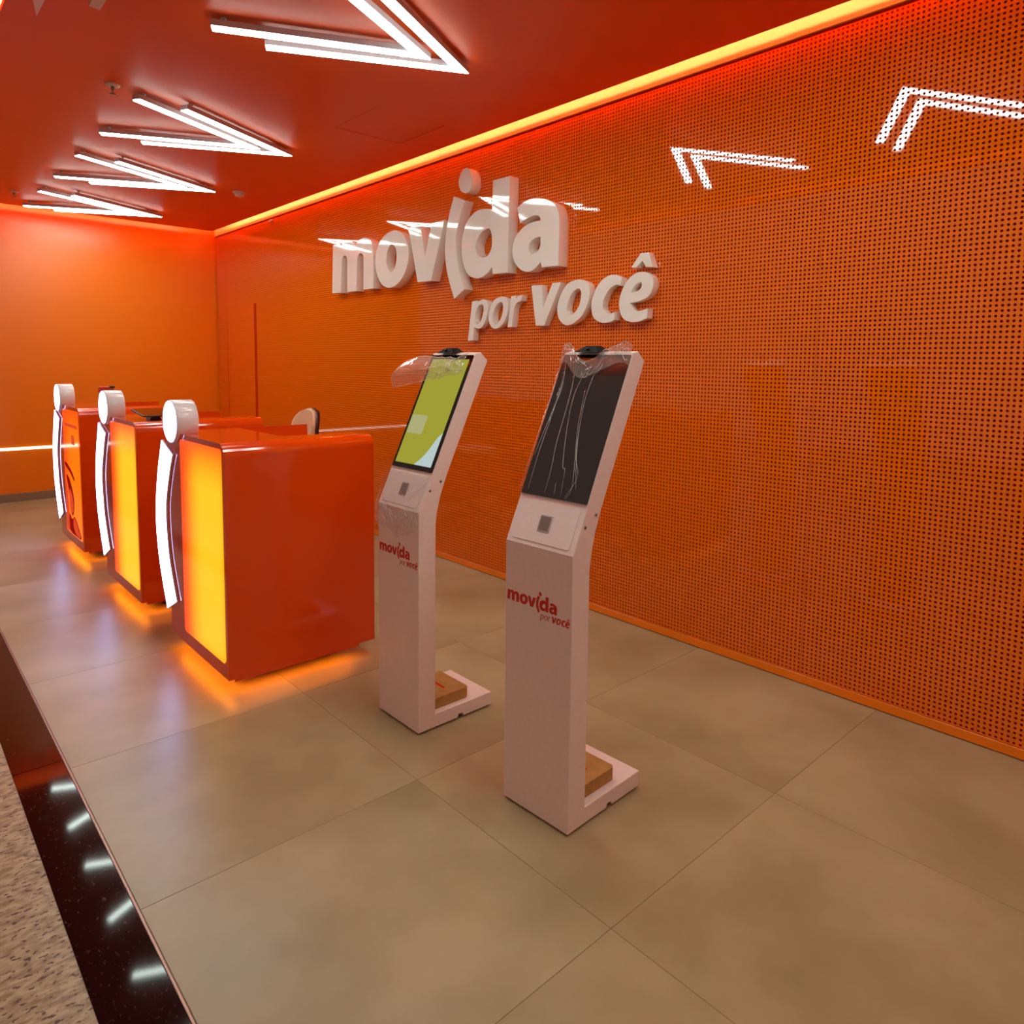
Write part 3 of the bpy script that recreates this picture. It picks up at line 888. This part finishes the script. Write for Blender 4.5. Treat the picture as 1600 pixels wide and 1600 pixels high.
prism('seat', rounded(-0.20, 0.20, -0.20, 0.20, 0.08, 6), lambda a, b, d: (a, b, d), 0.66, 0.73, M['cream'], t, 0.02, 3)
tube('back_post', [(0.15, 0, 0.65), (0.235, 0, 0.68), (0.250, 0, 0.83)], 0.014, M['black_plastic'], t)
tube('column', [(0, 0, 0.08), (0, 0, 0.66)], 0.025, M['steel'], t, 12)
bm = bmesh.new()
bm_tube(bm, [(0.20 * math.cos(a), 0.20 * math.sin(a), 0.30) for a in [2 * math.pi * k / 24 for k in range(25)]], 0.010, 8, False)
from_bm('foot_ring', bm, M['steel'], t, smooth=True)
for k in range(5):
    a = 2 * math.pi * k / 5
    leg = tube('base_arm', [(0.02 * math.cos(a), 0.02 * math.sin(a), 0.085), (0.26 * math.cos(a), 0.26 * math.sin(a), 0.062)], [0.022, 0.014], M['black_plastic'], t)
    bm = bmesh.new()
    bm_tube(bm, [(0.26 * math.cos(a) - 0.02 * math.sin(a), 0.26 * math.sin(a) + 0.02 * math.cos(a), 0.0285), (0.26 * math.cos(a) + 0.02 * math.sin(a), 0.26 * math.sin(a) - 0.02 * math.cos(a), 0.0285)], 0.028, 14)
    from_bm('caster', bm, M['black_plastic'], leg, smooth=True)


# ================================================================== self-service kiosks
KW = 0.295
SL = Vector((0.285, 1.542 - 0.912)); SLEN = SL.length; SD = SL / SLEN; SN = Vector((-SD.y, SD.x))


def slope(s, y, n):
    """Point on the leaning front: s along the slope, y across, n out of it."""
    return (SD.x * s + SN.x * n, y, 0.912 + SD.y * s + SN.y * n)


def slope_prism(name, pts, n0, n1, m, parent, bevel=0.0, seg=1):
    return prism(name, pts, lambda a, b, d: slope(b, a, d), n0, n1, m, parent, bevel, seg)


def kiosk(loc, rot, label, lit):
    t = thing('kiosk', label, 'kiosk', loc, rot, 'white self-service kiosks')
    prof = [(0, 0.008), (0, 0.912), (0.285, 1.542), (0.312, 1.547), (0.349, 1.514), (0.136, 1.045), (0.108, 0.974), (0.090, 0.905), (0.083, 0.850),
            (0.083, 0.064), (0.385, 0.064), (0.385, 0.008), (0.232, 0.008), (0.227, 0.022), (0.205, 0.022), (0.200, 0.008)]
    prism('body', prof, lambda a, b, d: (a, d, b), 0, KW, M['white'], t, 0.0025, 2)
    for (fx, fy) in ((0.03, 0.03), (0.03, KW - 0.03), (0.35, 0.03), (0.35, KW - 0.03)):
        tube('foot', [(fx, fy, 0.0), (fx, fy, 0.0079)], 0.016, M['black_plastic'], t, 12)
    # leaning head: service panel with scanner, screen, camera
    pan = slope_prism('service_panel', rounded(0.022, KW - 0.022, 0.014, 0.150, 0.008, 4), 0.0, 0.0018, M['white'], t, 0.0008, 1)
    fr = slope_prism('scanner_frame', rounded(0.122, 0.174, 0.052, 0.108, 0.003, 2), 0.0019, 0.0032, M['grey_metal'], pan, 0.0005)
    slope_prism('scanner_window', rounded(0.127, 0.169, 0.057, 0.103, 0.002, 2), 0.0033, 0.0038, M['steel'], fr)
    sc = slope_prism('screen', rounded(0.004, KW - 0.004, 0.166, 0.682, 0.004, 3), 0.0002, 0.0050, M['black'], t, 0.0008, 1)
    if lit:
        x0, x1, s0, s1 = 0.020, KW - 0.020, 0.186, 0.662
        slope_prism('display', [(x0, s0), (x1, s0), (x1, s1), (x0, s1)], 0.0051, 0.0054, M['screen_green'], sc)
        slope_prism('display_box', rounded(x1 - 0.115, x1 - 0.004, 0.318, 0.402, 0.008, 3), 0.0055, 0.0057, M['screen_pale'], sc)
        arc = [(x0, s0), (x0 + 0.118, s0)]
        for k in range(1, 9):
            a = k / 8
            arc.append((x0 + 0.118 * (1 - a) ** 0.8 * (1 - 0.25 * math.sin(math.pi * a)), s0 + 0.150 * a))
        slope_prism('display_corner', arc, 0.0055, 0.0057, M['screen_blue'], sc)
    cam_pts = [(0.255, 1.543), (0.283, 1.566), (0.312, 1.566), (0.316, 1.549)]
    bm = bmesh.new()
    lo = [bm.verts.new((a, 0.122 - 0.004 * (b < 1.55), b)) for a, b in cam_pts]
    hi = [bm.verts.new((a, 0.232 - 0.034 * (b > 1.55), b)) for a, b in cam_pts]
    lo2 = [bm.verts.new((a, 0.122 + 0.034 * (b > 1.55), b)) for a, b in cam_pts]
    for v in lo:
        bm.verts.remove(v)
    bm.faces.new(lo2); bm.faces.new(list(reversed(hi)))
    for i in range(4):
        j = (i + 1) % 4
        bm.faces.new((lo2[j], lo2[i], hi[i], hi[j]))
    cm = from_bm('camera_module', bm, M['camera_black'], t)
    tube('lens', [(0.2660, 0.177, 1.5555), (0.2620, 0.177, 1.5590)], 0.006, M['black'], cm, 12)
    for (sx, sz) in ((0.107, 1.028), (0.055, 0.995)):
        tube('screw', [(sx, -0.0015, sz), (sx, 0.0, sz)], 0.0055, M['steel'], t, 12)
        tube('screw_socket', [(sx, -0.0021, sz), (sx, -0.0016, sz)], 0.0028, M['black_plastic'], t, 8)
    # brown block lying on the foot plate
    bl = prism('ballast_block', [(0.084, 0.030), (0.270, 0.030), (0.282, 0.040), (0.282, 0.235), (0.084, 0.235)], lambda a, b, d: (a, b, d), 0.0642, 0.111, M['kraft'], t, 0.0012, 1)
    prism('slot', [(0.188, 0.085), (0.198, 0.085), (0.198, 0.155), (0.188, 0.155)], lambda a, b, d: (a, b, d), 0.1111, 0.1116, M['backing'], bl)
    # small printed lettering on the column
    k = 0.0794
    U0, V0 = -1.836, 2.1076
    for key in LETTERS:
        faded = key in ('p', 'o2', 'r')
        me = outline_mesh('print', letter_loops(key), 0.0004, 0.0, lambda u, v, w: (-0.0001 - w, 0.286 - (u - U0) * k, 0.7105 + (v - V0) * k))
        mesh_obj('print', me, M['print_pale'] if faded else M['print'], t)
    return t


K1 = (1.5735, 1.433, 0.0)
K2 = (1.5720, 2.253, 0.0)
R1 = math.radians(2.2)
kiosk(K1, R1, 'white kiosk nearest the camera with dark screen in wrinkled film', False)
kiosk(K2, 0.0, 'white kiosk nearer the counters with lit yellow-green screen', True)


# ================================================================== clear plastic film
def film(name, label, loc, rot, nu, nv, fn, hazy_from=0.0):
    bm = bmesh.new()
    vs = [[bm.verts.new(fn(i / nu, j / nv)) for j in range(nv + 1)] for i in range(nu + 1)]
    for i in range(nu):
        for j in range(nv):
            bm.faces.new((vs[i][j], vs[i + 1][j], vs[i + 1][j + 1], vs[i][j + 1]))
    o = from_bm(name, bm, M['film'], None, loc, False)
    o.rotation_euler = (0, 0, rot)
    o.data.materials.append(M['film_hazy'])
    for k, p in enumerate(o.data.polygons):
        p.use_smooth = True
        if (k % nv + 0.5) / nv > hazy_from:
            p.material_index = 1
    return tag(o, label, 'plastic film', 'clear protective films on the kiosks')


def ridge(d, w):
    return math.exp(-(d / w) ** 2)


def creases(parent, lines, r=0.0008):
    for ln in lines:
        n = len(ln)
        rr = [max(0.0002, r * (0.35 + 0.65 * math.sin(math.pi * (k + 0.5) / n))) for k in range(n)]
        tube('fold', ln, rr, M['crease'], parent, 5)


# long folds on the near screen: (across from the left, down from the top), both 0..1
FOLDS = [[(0.0, 0.03), (0.03, 0.25), (0.02, 0.45), (0.0, 0.70), (-0.01, 0.98)],
         [(0.09, 0.05), (0.13, 0.22), (0.13, 0.45), (0.11, 0.70), (0.12, 0.97)],
         [(0.25, 0.06), (0.30, 0.23), (0.32, 0.42), (0.33, 0.64), (0.37, 0.82), (0.38, 0.97)],
         [(0.41, 0.15), (0.37, 0.32), (0.42, 0.54), (0.52, 0.78), (0.57, 0.81), (0.62, 0.98)],
         [(0.58, 0.10), (0.55, 0.28), (0.57, 0.44), (0.66, 0.70), (0.77, 0.84), (0.68, 0.99)],
         [(0.51, 0.26), (0.57, 0.52), (0.68, 0.76), (0.74, 0.92), (0.70, 0.99)],
         [(0.50, 0.90), (0.52, 0.97)], [(0.11, 0.10), (0.15, 0.26), (0.10, 0.50), (0.05, 0.74)], [(0.60, 0.55), (0.69, 0.74), (0.80, 0.92)]]


def fold_pts(f, n):
    q = smooth_outline([(a, b, 1 if k in (0, len(f) - 1) else 0) for k, (a, b) in enumerate(f)], 6)
    cut = max(range(len(q)), key=lambda k: q[k][1])
    return [slope(0.682 - 0.516 * b, KW * (1 - a), n) for a, b in q[:cut + 1]]


def near_film(u, v):
    y = -0.002 + (KW + 0.004) * u
    top = 0.692 + 0.030 * ridge(u - 0.92, 0.10) + 0.030 * ridge(u - 0.12, 0.17) - 0.040 * ridge(u - 0.60, 0.18)
    s = 0.160 + (top - 0.160) * v
    n = 0.0072 + 0.0015 * noise.noise(Vector((u * 5, v * 3, 0.2)))
    b = (0.682 - s) / 0.516
    for f in FOLDS[:6]:
        for (a0, b0), (a1, b1) in zip(f, f[1:]):
            if b0 <= b <= b1:
                c = a0 + (a1 - a0) * (b - b0) / (b1 - b0)
                n += 0.0022 * ridge((1 - u) - c, 0.012)
    if v > 0.86:
        k = (v - 0.86) / 0.14
        n += k * (0.016 * abs(noise.noise(Vector((u * 6, v * 9, 1.3)))) + 0.018 * abs(noise.noise(Vector((u * 13, v * 20, 4.1)))) + 0.003)
    return slope(s, y, n)


f1 = film('plastic_film', 'clear film with long wrinkles over the dark screen of the near kiosk', K1, R1, 110, 80, near_film, 0.87)
creases(f1, [fold_pts(f, 0.0098) for f in FOLDS], 0.0007)
creases(f1, [[near_film(0.002 + 0.996 * k / 50, 1.0) for k in range(51)]], 0.0011)
rnd = random.Random(5)
for k in range(16):
    u, v = rnd.uniform(0.02, 0.9), rnd.uniform(0.90, 0.985)
    du, dv, bow = rnd.uniform(0.06, 0.16), rnd.uniform(-0.05, 0.02), rnd.uniform(-0.03, 0.03)
    creases(f1, [[Vector(near_film(min(1, u + du * q / 8), min(1.0, v + dv * q / 8 + bow * math.sin(math.pi * q / 8)))) + Vector((-0.0016, 0, 0.0008)) for q in range(9)]], rnd.uniform(0.0008, 0.0017))


def flap(u, v):
    # hangs loose from the top right corner of the screen out past the left edge
    a = Vector((0.262, 0.012, 1.522)).lerp(Vector((0.235, 0.012, 1.462)), v)
    b = Vector((0.235, 0.300, 1.530)).lerp(Vector((0.205, 0.300, 1.415)), v)
    c = Vector((0.215, 0.360, 1.510)).lerp(Vector((0.190, 0.430, 1.388)), v)
    p = a.lerp(b, u / 0.7) if u < 0.7 else b.lerp(c, (u - 0.7) / 0.3)
    g = 0.35 + 0.65 * max(0.0, 1 - u / 0.45)
    q = Vector((u * 9, v * 5, 0.7))
    w = noise.noise(q) * 0.016 * g + noise.noise(q * 2.7) * 0.010 * g
    p = p + Vector((-0.022 - 0.030 * math.sin(math.pi * v) * (0.4 + u) + w, w * 0.4, w * 0.8))
    if u < 0.14:
        p.z += 0.030 * (1 - v) * (1 - u / 0.14) * 1.0
        p.x += 0.02 * (1 - u / 0.14)
    return p


f2 = film('plastic_film', 'loose crumpled film flap hanging off the lit screen of the kiosk by counters', K2, 0.0, 90, 40, flap)
creases(f2, [[flap(k / 40, 0.0) for k in range(41)], [flap(k / 40, 1.0) for k in range(41)], [flap(1.0, k / 20) for k in range(21)],
             [flap(0.35 + 0.62 * k / 20, 0.42 + 0.10 * math.sin(k / 5)) for k in range(21)], [flap(0.30 + 0.66 * k / 20, 0.80 - 0.25 * k / 20) for k in range(21)]], 0.0013)
for k in range(26):
    u, v = rnd.uniform(0.0, 0.42), rnd.uniform(0.05, 0.9)
    du, dv, bow = rnd.uniform(-0.10, 0.14), rnd.uniform(-0.3, 0.3), rnd.uniform(-0.12, 0.12)
    creases(f2, [[Vector(flap(min(1, max(0, u + du * q / 6)), min(1.0, max(0, v + dv * q / 6 + bow * math.sin(math.pi * q / 6))))) + Vector((-0.0018, 0, 0)) for q in range(7)]], rnd.uniform(0.0008, 0.0026))


def low_film(u, v):
    # over the service panel and round the bend of the far kiosk, ragged below
    y = -0.003 + (KW + 0.010) * u
    drop = 0.10 + 0.045 * noise.noise(Vector((u * 4, 0.3, 2.2))) - 0.045 * abs(u - 0.5)
    L = 0.150 + drop
    s = 0.155 - L * v
    q = Vector((u * 7, v * 6, 5.5))
    n = 0.006 + 0.007 * abs(noise.noise(q)) * (0.25 + v) + 0.008 * abs(noise.noise(q * 2.3)) * v
    if s >= 0:
        return slope(s, y, n)
    p = Vector((-n, y, 0.912 + s))
    return p


f3 = film('plastic_film', 'crinkled film over the service panel below the lit screen', K2, 0.0, 80, 60, low_film, 0.62)
creases(f3, [[low_film(k / 30, 1.0) for k in range(31)], [low_film(1.0, 0.4 + 0.6 * k / 12) for k in range(13)]], 0.0009)
for k in range(24):
    u, v = rnd.uniform(0.02, 0.95), rnd.uniform(0.55, 0.97)
    du, dv, bow = rnd.uniform(-0.12, 0.12), rnd.uniform(-0.18, 0.18), rnd.uniform(-0.06, 0.06)
    creases(f3, [[Vector(low_film(min(1, max(0, u + du * q / 6)), min(1.0, max(0, v + dv * q / 6 + bow * math.sin(math.pi * q / 6))))) + Vector((-0.0016, 0, 0.0005)) for q in range(7)]], rnd.uniform(0.0006, 0.0018))
creases(f3, [[low_film(0.02 + 0.40 * q / 12, 0.02 + 0.42 * q / 12 + 0.05 * math.sin(q / 3)) for q in range(13)]], 0.0011)
